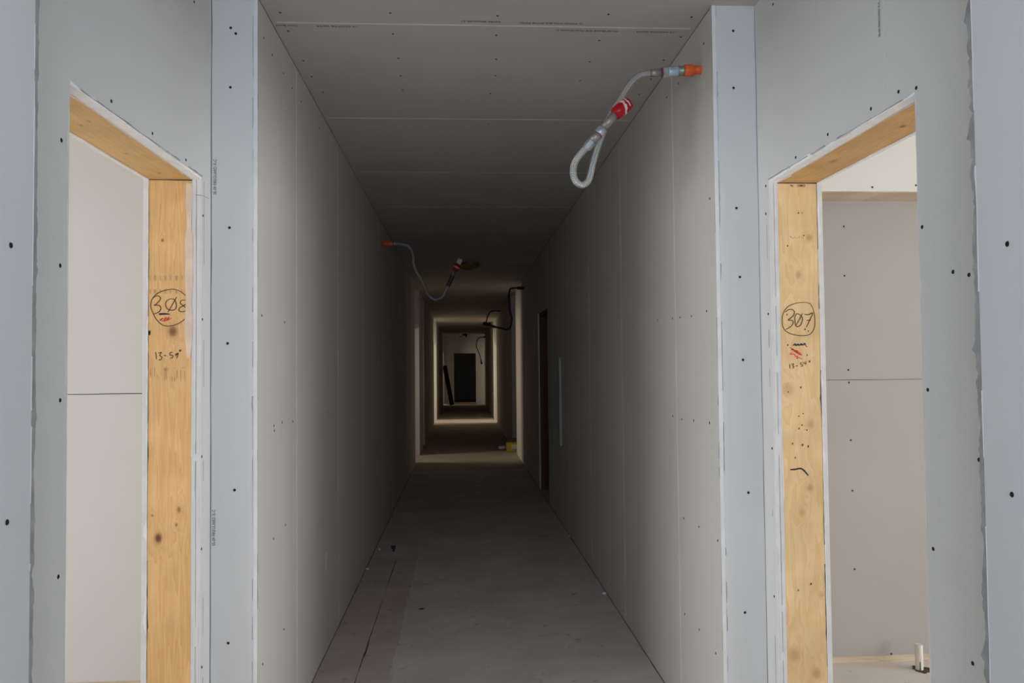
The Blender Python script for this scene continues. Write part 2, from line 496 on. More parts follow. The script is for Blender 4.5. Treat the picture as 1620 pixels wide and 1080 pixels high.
def struct(name, bm, mats, label=None, cat=None):
    o = link(name, bm, mats)
    o['kind'] = 'structure'
    tag(o, label, cat)
    return o

# ------------------------------------------------------------------ setting: floor and ceiling
bm = bmesh.new(); box(bm, -7.2, 7.4, -3.0, 39.5, -0.15, 0.0)
floor = struct('floor', bm, M['floor'], 'dusty grey and brown subfloor running down the dark corridor', 'floor')
bm = bmesh.new(); box(bm, -7.2, 7.4, -3.0, 39.5, H, H + 0.12)
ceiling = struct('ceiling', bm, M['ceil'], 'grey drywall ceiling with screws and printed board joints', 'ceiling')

YC = 3.191
for k in range(0, 7):
    y = YC + 1.22 * k
    seam(ceiling, (-A + .02, y + .004, H), (B - .02, y - .004, H), (0, 1, 0), (0, 0, -1), (0.011, 0.014, 0.017, 0.02, 0.025, 0.03, 0.03)[k])
cs = [(443, 20), (617.5, 20.5), (787, 25), (456, 49), (621.6, 53.5), (785, 55.7), (480, 96), (630, 92), (785, 93.5), (493, 121), (634, 119.6), (784, 119.6),
      (511, 146), (637, 142), (962.6, 22.7), (1094, 27), (1077, 58.5), (948, 64), (933, 97.6), (917.6, 127.5), (1050, 95), (1030, 125), (1011, 149), (776, 148), (772, 196)]
screws(ceiling, [onZ(x, y, H) for x, y in cs], (0, 0, -1))
# printed lines on the ceiling boards
def ctext(body, x0, x1, y, flip):
    p0, p1 = onZ(x0, y, H), onZ(x1, y, H)
    w = abs(p1.x - p0.x)
    o = text_mesh('printed_lettering', body, 0.03, p1 if flip else p0, (-1, 0, 0) if flip else (1, 0, 0), (0, 1, 0) if flip else (0, -1, 0), M['print'], ceiling)
    xs = [v.co.x for v in o.data.vertices]
    s = w / max(1e-6, max(xs) - min(xs))
    for v in o.data.vertices: v.co.x *= s; v.co.y *= min(s, 1.2)
ctext('15 05/07/06 06/34', 728, 790, 33.5, False)
ctext('Gold Bond 5/8 Fire-Shield C', 822, 922, 36, False)
ctext('Gold Bond', 437, 471, 40.5, True)
ctext('15 05/07/06 06/34', 503, 566, 42, True)
ctext('Gold Bond 5/8 Fire-Shield C', 879, 978, 49.5, True)
ctext('15 05/07/06 06/34', 1008, 1068, 51, True)

# ------------------------------------------------------------------ setting: corridor walls (side s = -1 left, +1 right)
FAR = {-1: [(12.9, 14.2), (15.55, 16.1), (22.3, 23.7), (32.9, 34.1)],
       1: [(14.2, 15.3), (22.0, 23.6), (32.8, 34.0)]}
RIGHTDOOR = (8.95, 10.05)

def X(s, d):                       # distance d outwards from the corridor face on side s
    return -A - d if s < 0 else B + d

def sbox(bm, s, d0, d1, y0, y1, z0, z1, mi=0, inner=None):
    x0, x1 = sorted((X(s, d0), X(s, d1)))
    box(bm, x0, x1, y0, y1, z0, z1, mi, inner)

WALL = {}
for s, nm in ((-1, 'left'), (1, 'right')):
    e = EL if s < 0 else ER
    bm = bmesh.new()
    y = D0
    cuts = [(a_, b_, 'alcove') for a_, b_ in FAR[s]]
    if s > 0: cuts.append((RIGHTDOOR[0], RIGHTDOOR[1], 'door'))
    cuts.sort()
    for a_, b_, kind in cuts:
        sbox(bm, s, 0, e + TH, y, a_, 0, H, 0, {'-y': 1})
        if kind == 'door':
            sbox(bm, s, 0, e + TH, a_, b_, HEAD, H)
        else:                      # recessed wall with a doorway
            m0, m1 = a_ + 0.18 * (b_ - a_), b_ - 0.03
            sbox(bm, s, e, e + TH, a_, m0, 0, H); sbox(bm, s, e, e + TH, m1, b_, 0, H)
            sbox(bm, s, e, e + TH, m0, m1, HEAD, H)
        y = b_
    sbox(bm, s, 0, e + TH, y, YEND, 0, H)
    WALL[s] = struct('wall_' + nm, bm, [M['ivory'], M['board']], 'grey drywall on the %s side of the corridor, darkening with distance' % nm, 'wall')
    # near piece of the same corridor wall, beside the camera
    bm = bmesh.new()
    sbox(bm, s, 0, e + TH, -0.30, N0, 0, H)
    sbox(bm, s, 0.006, e + TH, N0, N0 + 0.009, 0, H, 1)
    WALL[s, 'near'] = struct('wall_%s_near' % nm, bm, [M['board'], M['edge']], 'bluish grey drywall end at the %s edge of the picture with a ragged cut edge' % nm, 'wall')
    # end panel seams etc. on the corridor wall
    x = X(s, 0)
    y0 = 3.6704 if s < 0 else 3.5633
    for k in range(0, 8):
        yy = y0 + 1.22 * k
        if s > 0 and RIGHTDOOR[0] - .05 < yy < RIGHTDOOR[1] + .05: continue
        if yy > 12.5: break
        seam(WALL[s], (x, yy, 0.03), (x, yy, H - 0.02), (0, 1, 0), (-s, 0, 0), 0.018 + 0.005 * k)
    # shadow gap at floor
    # cut board edge that shows on the near-facing end panel
    n = (0, -1, 0)
    ragged('cut_board_edge', (x, D0, 0.0), (x, D0, H), (s, 0, 0), n, 0.014, 0.0012, M['torn'], WALL[s], 0.03, sd=3 + s)
    ragged('torn_paper_line', (x + s * .016, D0, 0.0), (x + s * .016, D0, H), (s, 0, 0), n, 0.0016, 0.0012, M['edge'], WALL[s], 0.02, gaps=.45, sd=5 + s)
    ragged('torn_paper_line', (x, D0 + .001, 0.0), (x, D0 + .001, H), (0, 1, 0), (-s, 0, 0), 0.0035, 0.003, M['edge'], WALL[s], 0.03, gaps=.6, sd=15 + s)
    # inside corner gap between alcove wall and end panel
    xa = X(s, e)
    seam(WALL[s], (xa - s * .0025, D0, 0.0), (xa - s * .0025, D0, H), (1, 0, 0), n, 0.0036 if s < 0 else 0.0018, M['cornergap'], 'corner_gap')
    seam(WALL[s], (x, D0 + .02, H - .003), (x, 12.0, H - .003), (0, 0, 1), (-s, 0, 0), .0045, M['cornergap'], 'ceiling_gap')
    # torn edge along the near piece
    ragged('broken_edge', (x + s * .0012, N0, 0.0), (x + s * .0012, N0, H), (0, 1, 0), (-s, 0, 0), 0.0145, 0.0028 if s < 0 else 0.0048, M['edge'], WALL[s, 'near'], 0.009, off=0, sd=8 + s, thick=.03)
    ragged('torn_paper_edge', (x, N0 - .001, 0.0), (x, N0 - .001, H), (0, 1, 0), (-s, 0, 0), 0.0022, 0.0016, M['torn'], WALL[s, 'near'], 0.025, off=0.0006, gaps=.25, sd=28 + s)

# screws of the corridor walls
lw = [(417, 60), (430.5, 86.6), (448, 116), (462, 139.5), (476, 160.5), (504.5, 203), (414, 499), (450, 509.6), (434, 681), (433.4, 673.5), (463, 666.5), (517.5, 653), (446, 668),
      (451.7, 830), (432.7, 852), (449, 995), (415.5, 1050), (574, 387.5)]
screws(WALL[-1], [onX(x, y, -A) for x, y in lw], (1, 0, 0))
rw = [(1113.4, 69), (1073, 132), (1055, 154), (1123, 314), (1118, 492), (1094, 500), (1076, 502), (1064, 503.5), (1041, 506), (1078.6, 663), (1097.5, 665), (1122.6, 668.7), (1064.5, 658),
      (1082, 819.7), (1105.8, 833), (1135.7, 855), (1083.5, 971), (1106.4, 995.6), (1132.4, 1033), (966.5, 924), (985.4, 966)]
screws(WALL[1], [onX(x, y, B) for x, y in rw], (-1, 0, 0))
screws(WALL[-1], [onY(x, y, D0) for x, y in ((365, 44), (373, 53), (364.5, 138), (363, 360), (360, 543), (371, 775), (361, 1017))], (0, -1, 0))
screws(WALL[1], [onY(x, y, D0) for x, y in ((1160, 48.8), (1160.5, 139), (1165, 329), (1170.5, 438), (1175.5, 569), (1184, 779), (1178.5, 968.5))], (0, -1, 0))
screws(WALL[-1, 'near'], [onX(x, y, -A) for x, y in ((17, 388), (11, 826))], (1, 0, 0))
screws(WALL[1, 'near'], [onX(x, y, B) for x, y in ((1593.7, 385.7), (1601, 782))], (-1, 0, 0))
for (x, y0_, y1_) in ((340.5, 308, 252), (338.5, 863, 806)):
    p0, p1 = onY(x, y0_, D0), onY(x, y1_, D0)
    o = text_mesh('printed_lettering', '05-09 FIREGUARD X-C', 0.016, p0, (0, 0, 1), (-1, 0, 0), M['print'], WALL[-1])
    xs = [v.co.x for v in o.data.vertices]; k = (p1.z - p0.z) / (max(xs) - min(xs))
    for v in o.data.vertices: v.co.x *= k
# pale scrape on the left wall
p0, p1 = onX(516, 872, -A), onX(516, 903, -A)
bm = bmesh.new(); ribbon_bm(bm, [p0.lerp(p1, i / 5) for i in range(6)], (1, 0, 0), [.02, .045, .05, .05, .055, .03], .001, .0012)
tag(link('scrape_mark', bm, M['torn'], WALL[-1]), 'short pale scrape low on the left wall')

# end wall with the dark doorway
dx0, dx1 = onY(718.4, 600, YEND).x, onY(753, 600, YEND).x
bm = bmesh.new()
box(bm, -A - .4, dx0, YEND, YEND + .15, 0, H); box(bm, dx1, B + .4, YEND, YEND + .15, 0, H); box(bm, dx0, dx1, YEND, YEND + .15, 2.16, H)
box(bm, -A - .4, B + .4, 38.6, 38.75, 0, H); box(bm, -A - .4, -A - .3, YEND + .15, 38.6, 0, H); box(bm, B + .3, B + .4, YEND + .15, 38.6, 0, H)
wall_end = struct('wall_end', bm, M['board'], 'dim drywall end of the corridor round a black doorway', 'wall')
door = thing('door_5', ((dx0 + dx1) / 2, YEND, 0), 'black open doorway in the far end wall of the corridor', 'doorway', kind='structure')
mbox('lit_floor_strip', M['palewood'], door, dx0, dx1, YEND - .02, YEND + .16, 0, .05)  # pale strip stands in for the lit floor inside the doorway

# ------------------------------------------------------------------ setting: alcove walls with rough door openings, and the rooms behind
left_knots_px = [(250.4, 851, .0115, .016, 1.0), (273.5, 524, .014, .019, .9), (283, 806, .006, .01, .7), (279, 830, .004, .006, .7), (257, 380, .004, .005, .8), (241, 815, .003, .003, .8), (262, 584, .006, .006, .5)]
right_knots_px = [(1280, 376, .011, .012, .55), (1262.7, 435, .01, .013, .5), (1247, 616, .02, .022, .45), (1282, 671, .012, .014, .5), (1281, 771, .012, .014, .55), (1269, 810, .01, .012, .35),
                  (1257, 1036, .02, .024, .45), (1292, 1065, .016, .018, .5), (1269, 337, .003, .003, .9), (1300, 941, .008, .008, .4)]
def kn(px):
    out = []
    for (x, y, ru, rv, st) in px:
        p = onY(x, y, O2); out.append((p.x, p.z, ru, rv, st))
    return out
M['jambL'] = wood_mat('pine_jamb_orange', (0.72, 0.45, 0.205), (0.61, 0.345, 0.125), ('X', 'Z'), kn(left_knots_px))
M['jambR'] = wood_mat('spruce_jamb_pale', (0.73, 0.51, 0.27), (0.65, 0.42, 0.19), ('X', 'Z'), kn(right_knots_px), 0.5, (0.34, 0.17, 0.065))
hkL = [(q.x, q.y, .004, .008, .5) for q in (onZ(128, 198, HEAD), onZ(141, 192, HEAD), onZ(200, 243, HEAD), onZ(252, 274, HEAD))]
hkR = [(q.x, q.y, .010, .022, .45) for q in (onZ(1318, 255, HEAD),)] + [(q.x, q.y, .008, .009, .8) for q in (onZ(1427, 172, HEAD), onZ(1428, 200, HEAD))]
M['headL'] = wood_mat('pine_header_left', (0.74, 0.49, 0.22), (0.66, 0.40, 0.16), ('X', 'Y'), hkL)
M['headR'] = wood_mat('pine_header_right', (0.70, 0.44, 0.19), (0.60, 0.34, 0.13), ('X', 'Y'), hkR)

DOOR, ALC = {}, {}
for s, nm in ((-1, 'left'), (1, 'right')):
    e = EL if s < 0 else ER
    xa = X(s, e)
    bm = bmesh.new()
    for d0, d1 in ((e, e + DW), (e + DW + ST, e + TH)):
        sbox(bm, s, d0, d1, N0 + .016, O1, 0, H, 0, {'+y': 1})
        sbox(bm, s, d0, d1, O2, D0, 0, H, 0, {'-y': 1})
        sbox(bm, s, d0, d1, O1, O2, HEAD, H, 0, {'-z': 2})
    # studs filling beyond the trimmers
    sbox(bm, s, e + DW, e + DW + ST, N0 + .016, O1 - .038, 0, H)
    sbox(bm, s, e + DW, e + DW + ST, O2 + .038, D0, 0, H)
    sbox(bm, s, e + DW, e + DW + ST, O1 - .038, O2 + .038, HEAD + .038, H)
    ALC[s] = struct('wall_%s_alcove' % nm, bm, [M['board'], M['core'], M['corewhite']], 'recessed grey drywall round the %s rough door opening' % nm, 'wall')
    num = '308' if s < 0 else '307'
    d = thing('door_1' if s < 0 else 'door_2', (xa, (O1 + O2) / 2, 0), 'bare timber door opening on the %s, handwritten %s on its jamb' % (nm, num), 'doorway', kind='structure')
    DOOR[s] = d
    jm, hm = (M['jambL'], M['headL']) if s < 0 else (M['jambR'], M['headR'])
    bm = bmesh.new(); sbox(bm, s, e + DW + .0005, e + DW + ST - .0005, O2, O2 + .0375, 0, HEAD - .001)
    jf = link('jamb_stud', bm, jm, d); d['far'] = jf.name; DOOR[s, 'jamb'] = jf
    bm = bmesh.new(); sbox(bm, s, e + DW + .0005, e + DW + ST - .0005, O1 - .0375, O1, 0, HEAD - .001)
    link('jamb_stud', bm, jm, d)
    bm = bmesh.new(); sbox(bm, s, e + DW + .0005, e + DW + ST - .0005, O1 - .0375, O2 + .0375, HEAD, HEAD + .0375)
    DOOR[s, 'head'] = link('header', bm, hm, d)
    # torn paper along the opening and dark line where header meets jamb
    n = (-s, 0, 0)
    ragged('torn_paper_edge', (xa, O1, HEAD), (xa, O2, HEAD), (0, 0, 1), n, 0.006, 0.004, M['corewhite'], ALC[s], 0.03, sd=31 + s)
    ragged('torn_paper_line', (xa, O1 + .05, HEAD + .004), (xa, O2 + .01, HEAD + .012), (0, 0, 1), n, 0.003, 0.0022, M['edge'], ALC[s], 0.02, gaps=.25, off=0.0012, sd=33 + s)
    ragged('torn_paper_edge', (xa, O2, 0), (xa, O2, HEAD + .01), (0, 1, 0), n, 0.005, 0.0018, M['torn'], ALC[s], 0.025, sd=35 + s)
    for dd_, mm, gg in ((e + .0155, M['edge'], .25), (e + .0285, M['torn'], .1), (e + .006, M['seam'], .3)):
        ragged('torn_paper_line', (X(s, dd_), O2, 0), (X(s, dd_), O2, HEAD), (s, 0, 0), (0, -1, 0), .0016, .0008, mm, ALC[s], .03, gaps=gg, off=.0008, sd=int(dd_ * 9000) + s)
    ragged('torn_paper_line', (xa, O2 + .03, 0), (xa, O2 + .03, HEAD), (0, 1, 0), n, 0.003, 0.001, M['edge'], ALC[s], 0.03, gaps=.5, sd=37 + s)
    ragged('torn_paper_edge', (xa, O1, 0), (xa, O1, HEAD), (0, -1, 0), n, 0.002, 0.0028, M['torn'], ALC[s], 0.03, sd=39 + s)
    xw0 = X(s, e + DW + ST)
    ragged('torn_paper_line', (xw0, O2, 0), (xw0, O2, HEAD), (-s, 0, 0), (0, -1, 0), 0.0016, 0.0014, M['gap'], jf, 0.025, gaps=.35, off=.0008, sd=41 + s)
    ragged('torn_paper_line', (xw0, O2, 0), (xw0, O2, HEAD), (s, 0, 0), (0, -1, 0), 0.0022, 0.003, M['torn'], jf, 0.02, off=.0010, sd=43 + s)
    ragged('torn_paper_line', (xw0, O1, HEAD), (xw0, O2, HEAD), (s, 0, 0), (0, 0, -1), 0.004, 0.004, M['torn'], DOOR[s, 'head'], 0.02, off=.0010, sd=45 + s)
    ragged('torn_paper_line', (X(s, e + DW), O1, HEAD), (X(s, e + DW), O2, HEAD), (s, 0, 0), (0, 0, -1), 0.002, 0.003, M['torn'], DOOR[s, 'head'], 0.02, off=.0010, sd=47 + s)
    seam(d, (X(s, e + DW), O2 - .0005, HEAD - .002), (X(s, e + DW + ST), O2 - .0005, HEAD - .002), (0, 0, 1), (0, -1, 0), .004, M['gap'], 'joint_gap')

    # ---- the room behind
    xo = X(s, e + TH)
    xf = -6.6 if s < 0 else 6.85
    bm = bmesh.new()
    xa0, xa1 = sorted((xo, xf))
    box(bm, xa0, xa1, ROOMY, ROOMY + .15, 0.035, H)
    wf = struct('wall_%s_room_far' % nm, bm, M['room'] if s < 0 else M['shadeboard'], 'cream board partition seen through the %s door opening' % nm, 'wall')
    mbox('bottom_plate', M['palewood'], wf, xa0, xa1, ROOMY + .004, ROOMY + .15, 0, 0.035)
    bm = bmesh.new()
    w0, w1, z0, z1 = -1.8, 3.0, 0.58, 2.22
    xx0, xx1 = sorted((xf, xf + s * .15))
    box(bm, xx0, xx1, -2.9, w0, 0, H); box(bm, xx0, xx1, w1, ROOMY + .15, 0, H); box(bm, xx0, xx1, w0, w1, 0, z0); box(bm, xx0, xx1, w0, w1, z1, H)
    bx = -2.85 if s < 0 else 3.05
    box(bm, min(bx, xo), max(bx, xo), -.30, -.15, 0, H)
    box(bm, min(bx, xf), max(bx, xf), -2.9, -2.75, 0, H); box(bm, min(bx, bx - s * .15), max(bx, bx - s * .15), -2.9, -1.0, 0, H)
    struct('wall_%s_room_outer' % nm, bm, M['room'], 'outer board walls of the %s room with a window opening' % nm, 'wall')
    bm = bmesh.new()
    for q in ((w0, w0 + .05, z0, z1), (w1 - .05, w1, z0, z1), (w0, w1, z0, z0 + .05), (w0, w1, z1 - .05, z1), ((w0 + w1) / 2 - .02, (w0 + w1) / 2 + .02, z0, z1)):
        box(bm, min(xf + s * .05, xf + s * .1), max(xf + s * .05, xf + s * .1), *q)
    struct('window_1' if s < 0 else 'window_2', bm, M['white'], 'white framed window in the %s room' % nm, 'window')

la = [(95, 420), (95, 633), (92, 912), (97, 222), (176, 160), (241, 211), (294, 253), (321, 341), (307, 3), (320, 505), (319, 722), (318.5, 868), (319, 1055)]
screws(ALC[-1], [onX(x, y, XL) for x, y in la], (1, 0, 0))
ra_ = [(1223, 6.7), (1309.7, 212.7), (1378, 172), (1421.7, 145), (1449.7, 139), (1259, 249), (1211.7, 294), (1211.7, 338), (1459, 359), (1507.8, 430), (1533, 434.6), (1468, 616.5), (1215.5, 496.5),
       (1549, 727), (1476.5, 868), (1539, 1049), (1221.5, 709), (1225, 943)]
screws(ALC[1], [onX(x, y, XR) for x, y in ra_], (-1, 0, 0))
# board joint and vertical lettering above the right door
ys = onX(1400, 100, XR).y
seam(ALC[1], (XR, ys, HEAD + .012), (XR, ys, H), (0, 1, 0), (-1, 0, 0), .004)
p0, p1 = onX(1391, 2, XR), onX(1392, 58, XR)
o = text_mesh('printed_lettering', '05-09 FIREGUARD X-C', 0.014, p1, (0, 0, 1), (0, 1, 0), M['print'], ALC[1])
xs = [v.co.x for v in o.data.vertices]; k = (p0.z - p1.z) / (max(xs) - min(xs))
for v in o.data.vertices: v.co.x *= k
# small cut line beside the left opening
p0, p1 = onX(309, 308, XL), onX(330, 314, XL)
bm = bmesh.new(); ribbon_bm(bm, catmull([p0, p0.lerp(p1, .5) + Vector((0, 0, .004)), p1], 4), (1, 0, 0), .0022)
link('pencil_line', bm, M['edge'], ALC[-1])

wallLR = bpy.data.objects['wall_left_room_far']; wallRR = bpy.data.objects['wall_right_room_far']
zs = onY(165, 623, ROOMY).z
seam(wallLR, (-6.5, ROOMY, zs), (XL - TH - .002, ROOMY, zs), (0, 0, 1), (0, -1, 0), .005, M['gap'])
zs = onY(1400, 600, ROOMY).z
seam(wallRR, (XR + TH + .002, ROOMY, zs), (6.7, ROOMY, zs), (0, 0, 1), (0, -1, 0), .0032, M['gap'])
screws(wallRR, [onY(x, y, ROOMY) for x, y in ((1335, 358), (1336, 436), (1342, 585), (1343, 605), (1346, 696), (1348.5, 776), (1352, 900), (1410, 1034))], (0, -1, 0))
# boxed-in soffit across the right room
SOZ = onY(1375, 318, ROOMY).z
SOY = (SOZ - EYE) / (onY(1375, 303.5, 1.0).z - EYE)
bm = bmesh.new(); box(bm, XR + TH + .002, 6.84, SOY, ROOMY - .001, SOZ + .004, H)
soff = struct('trim_1', bm, M['soffitlit'], 'brightly lit cream boxed soffit high in the right room with a bare timber underside', 'soffit')
mbox('soffit_timber', M['palewood'], soff, XR + TH + .002, 6.84, SOY + .006, ROOMY - .001, SOZ, SOZ + .004)
ragged('torn_paper_edge', (XR + TH + .002, SOY, SOZ + .004), (6.8, SOY, SOZ + .004), (0, 0, 1), (0, -1, 0), .004, .003, M['torn'], soff, .03, sd=71)
screws(soff, [onY(x, y, SOY) for x, y in ((1380, 296), (1449, 293))], (0, -1, 0))

# ------------------------------------------------------------------ handwriting on the jambs
def strokes(name, lines, org, sc, wid, material, parent, per=5):
    bm = bmesh.new()
    for ln in lines:
        pts = [onY(org[0] + x / sc, org[1] + y / sc, O2) for x, y in ln]
        cv = catmull(pts, per) if len(pts) > 2 else [pts[0].lerp(pts[1], i / 4) for i in range(5)]
        n_ = len(cv)
        w = [wid * (0.6 + 0.4 * min(1, 4 * min(i, n_ - 1 - i) / n_ + .25)) for i in range(n_)]
        ribbon_bm(bm, cv, (0, -1, 0), w, .0003, .0007)
    return link(name, bm, material, parent)
def dots(name, pts, org, sc, r, material, parent):
    for i, (x, y) in enumerate(pts):
        bm = bmesh.new()
        c = onY(org[0] + x / sc, org[1] + y / sc, O2)
        k = r * rnd.uniform(.7, 1.2); a0 = rnd.uniform(0, 3)
        tp = [bm.verts.new((c.x + k * math.cos(a) * .8, O2 - .0009, c.z + k * math.sin(a + a0 * .2) * 1.25)) for a in (2 * math.pi * q / 10 for q in range(10))]
        bt = [bm.verts.new((v.co.x, O2 + .001, v.co.z)) for v in tp]
        bm.faces.new(tp)
        for q in range(10): bm.faces.new((tp[q], tp[(q + 1) % 10], bt[(q + 1) % 10], bt[q]))
        link(name, bm, material, parent)

jl, jr = DOOR[-1, 'jamb'], DOOR[1, 'jamb']
og, sc_ = (225, 430), 5.682
strokes('handwritten_circle', [[(360, 185), (300, 158), (230, 160), (150, 185), (95, 235), (76, 300), (95, 365), (130, 430), (180, 475), (230, 487), (300, 475), (362, 440), (410, 390), (425, 320), (405, 235), (360, 185)]], og, sc_, .0031, M['ink'], jl)
strokes('handwritten_number', [[(95, 235), (130, 215), (160, 225), (160, 250), (130, 285), (108, 300), (150, 300), (168, 325), (155, 355), (115, 375), (98, 375)],
                               [(265, 240), (225, 255), (210, 290), (225, 330), (265, 345), (300, 330), (305, 285), (290, 250), (265, 240)],
                               [(310, 225), (230, 365)],
                               [(390, 252), (352, 257), (342, 280), (370, 305), (398, 330), (388, 352), (350, 357), (329, 345), (338, 322), (366, 306), (398, 285), (405, 262), (390, 252)]], og, sc_, .0034, M['ink'], jl)
strokes('handwritten_underline', [[(150, 376), (200, 374), (250, 381)], [(152, 384), (200, 380), (246, 378)]], og, sc_, .0045, M['blueink'], jl)
strokes('handwritten_red_note', [[(155, 435), (190, 414), (165, 430), (195, 440), (218, 412), (200, 420), (200, 440), (230, 430), (240, 405), (222, 436), (268, 414)]], og, sc_, .0034, M['redink'], jl)
strokes('handwritten_dimension', [[(122, 720), (128, 785)], [(145, 730), (172, 722), (158, 750), (178, 768), (160, 792), (150, 785)], [(195, 750), (216, 752)],
                                  [(276, 722), (252, 725), (250, 745), (275, 752), (272, 770), (250, 775)], [(320, 730), (302, 738), (304, 750), (324, 728), (310, 778)],
                                  [(330, 699), (350, 714)], [(351, 697), (332, 716)]], og, sc_, .0033, M['ink'], jl)
strokes('faded_stamp', [[(x, y - 22 * k), (x + 2, y + 22 * k)] for y, k in ((55, 1), (175, .9)) for x in (72, 105, 118, 160, 200, 212, 250, 300, 312, 355)], og, sc_, .0028, M['stamp'], jl, 2)
strokes('faded_stamp', [[(x, y - h_), (x + 1, y + h_)] for x, y, h_ in ((75, 905, 40), (110, 900, 45), (200, 930, 50), (216, 925, 40), (265, 960, 25), (290, 960, 25), (310, 920, 40), (345, 930, 55), (380, 940, 50))] +
        [[(180, 865), (240, 862)], [(290, 862), (310, 860)], [(345, 860), (385, 858)], [(60, 910), (90, 912)]], og, sc_, .0022, M['stamp'], jl, 2)
dots('knot_hole', [(64, 540), (62, 553)], og, sc_, .0055, M['black'], jl)
# smear of joint compound covering the right side of the left jamb
bm = bmesh.new()
pa, pb = onY(297, 290, O2), onY(299, 566, O2)
cv = [pa.lerp(pb, i / 30) for i in range(31)]
xe = X(-1, EL + DW)
for i, p in enumerate(cv): p.x = xe - .0105
ribbon_bm(bm, cv, (0, -1, 0), [.0205 + .004 * math.sin(i * .7) * math.sin(i * .23) + (.004 if i > 8 else 0) - .020 * max(0, (i - 27) / 4) for i in range(31)], .0008, .0013)
tag(link('compound_smear', bm, M['smear'], jl), 'pale pinkish joint compound smeared down the edge of the jamb')

og, sc_ = (1225, 460), 7.718
strokes('handwritten_circle', [[(440, 155), (370, 140), (270, 150), (170, 190), (110, 270), (95, 360), (110, 450), (170, 510), (270, 540), (370, 545), (440, 525), (485, 460), (495, 370), (485, 270), (460, 190), (432, 150)]], og, sc_, .0029, M['ink'], jr)
strokes('handwritten_number', [[(130, 262), (170, 232), (220, 228), (245, 260), (225, 310), (170, 355), (215, 360), (230, 390), (200, 435), (140, 470)],
                               [(275, 275), (250, 320), (255, 400), (275, 437), (320, 415), (345, 345), (325, 300), (275, 275)], [(345, 275), (262, 425)],
                               [(365, 285), (415, 290), (468, 270), (430, 360), (390, 445)], [(395, 360), (445, 358)]], og, sc_, .0036, M['ink'], jr)
strokes('handwritten_underline', [[(225, 668), (255, 645), (265, 668), (290, 648), (300, 665), (330, 645), (340, 662), (372, 640), (382, 660)], [(235, 662), (380, 655)]], og, sc_, .0042, M['blueink'], jr)
strokes('handwritten_red_note', [[(188, 690), (240, 715), (205, 715), (290, 735), (235, 735), (315, 755), (260, 752), (330, 772), (290, 770), (340, 785)],
                                 [(225, 755), (200, 760), (200, 775), (240, 772), (262, 800), (285, 795), (275, 825), (300, 815), (340, 832)], [(375, 660), (402, 685)]], og, sc_, .0034, M['redink'], jr)
strokes('handwritten_dimension', [[(185, 895), (192, 950)], [(208, 897), (236, 890), (222, 915), (240, 925), (222, 947)], [(262, 917), (286, 912)],
                                  [(342, 875), (318, 880), (320, 896), (344, 902), (340, 918), (322, 922)], [(364, 864), (362, 886), (390, 880)], [(385, 858), (385, 902)],
                                  [(420, 852), (438, 872)], [(438, 850), (420, 873)]], og, sc_, .0029, M['ink'], jr)
strokes('crack', [[(135, 770), (175, 768), (220, 760), (250, 775), (290, 820)]], (1225, 600), 5.4, .0062, M['black'], jr)
dots('nail_hole', [(226, 68), (118, 106), (247, 292), (210, 313), (238, 390), (279, 432), (213, 418), (156, 548), (241, 560), (290, 572), (179, 668)], (1225, 600), 5.4, .0032, M['ink'], jr)
dots('nail_hole', [(155, 290), (415, 490), (375, 470), (165, 660), (402, 783)], og, sc_, .003, M['ink'], jr)
dots('nail_hole', [(295, 438), (360, 715), (163, 840)], (1225, 280), 7.718, .003, M['ink'], jr)
dots('nail_hole', [(293, 635), (236, 663)], (1180, 700), 2.843, .0034, M['ink'], jr)
p0 = onY(1271, 293.5, O2)
for body, px in (('OMO', 1274), ('96', 1255)):
    text_mesh('mill_stamp', body, .0125, onY(px, 293.5, O2) + Vector((0, 0, 0)), (-1, 0, 0), (0, 0, -1), M['ink'], jr)
strokes('faded_stamp', [[(190, 715), (210, 745)], [(215, 745), (235, 745)], [(250, 725), (250, 745)], [(270, 745), (285, 745)], [(300, 730), (315, 745)], [(330, 740), (360, 742)]], (1225, 280), 7.718, .002, M['stamp'], jr, 2)

# ------------------------------------------------------------------ setting: right wall doorway halfway down
d = thing('door_3', (B, 9.5, 0), 'dim reddish timber doorway in the right corridor wall halfway down', 'doorway', kind='structure')
for y0_, y1_ in ((RIGHTDOOR[1] - .04, RIGHTDOOR[1]), (RIGHTDOOR[0], RIGHTDOOR[0] + .04)):
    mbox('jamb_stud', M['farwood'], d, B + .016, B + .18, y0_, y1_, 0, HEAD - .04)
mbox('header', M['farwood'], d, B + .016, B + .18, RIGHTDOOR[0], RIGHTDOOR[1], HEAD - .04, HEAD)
# ------------------------------------------------------------------ setting: dark closet behind it, far side rooms
def far_room(nm, s, y0, y1, depth):
    e = EL if s < 0 else ER
    bm = bmesh.new()
    d0 = e + TH
    sbox(bm, s, d0, d0 + depth, y0 - .1, y0, 0, H); sbox(bm, s, d0, d0 + depth, y1, y1 + .1, 0, H)
    sbox(bm, s, d0 + depth, d0 + depth + .1, y0 - .1, y1 + .1, 0, H)
    struct(nm, bm, M['shadeboard'], 'board walls of the side room that opens off the corridor %d metres away on the %s' % (round(y0), 'left' if s < 0 else 'right'), 'wall')
far_room('wall_right_closet', 1, 8.4, 10.6, 1.5)
far_room('wall_left_far_room', -1, 12.2, 16.9, 2.6)
far_room('wall_right_far_room', 1, 13.6, 15.9, 1.5)
far_room('wall_left_distant_room', -1, 21.5, 24.4, 2.6)
far_room('wall_right_distant_room', 1, 21.2, 24.4, 2.6)
far_room('wall_left_last_room', -1, 32.0, 34.3, 2.6)
far_room('wall_right_last_room', 1, 32.0, 34.3, 1.5)

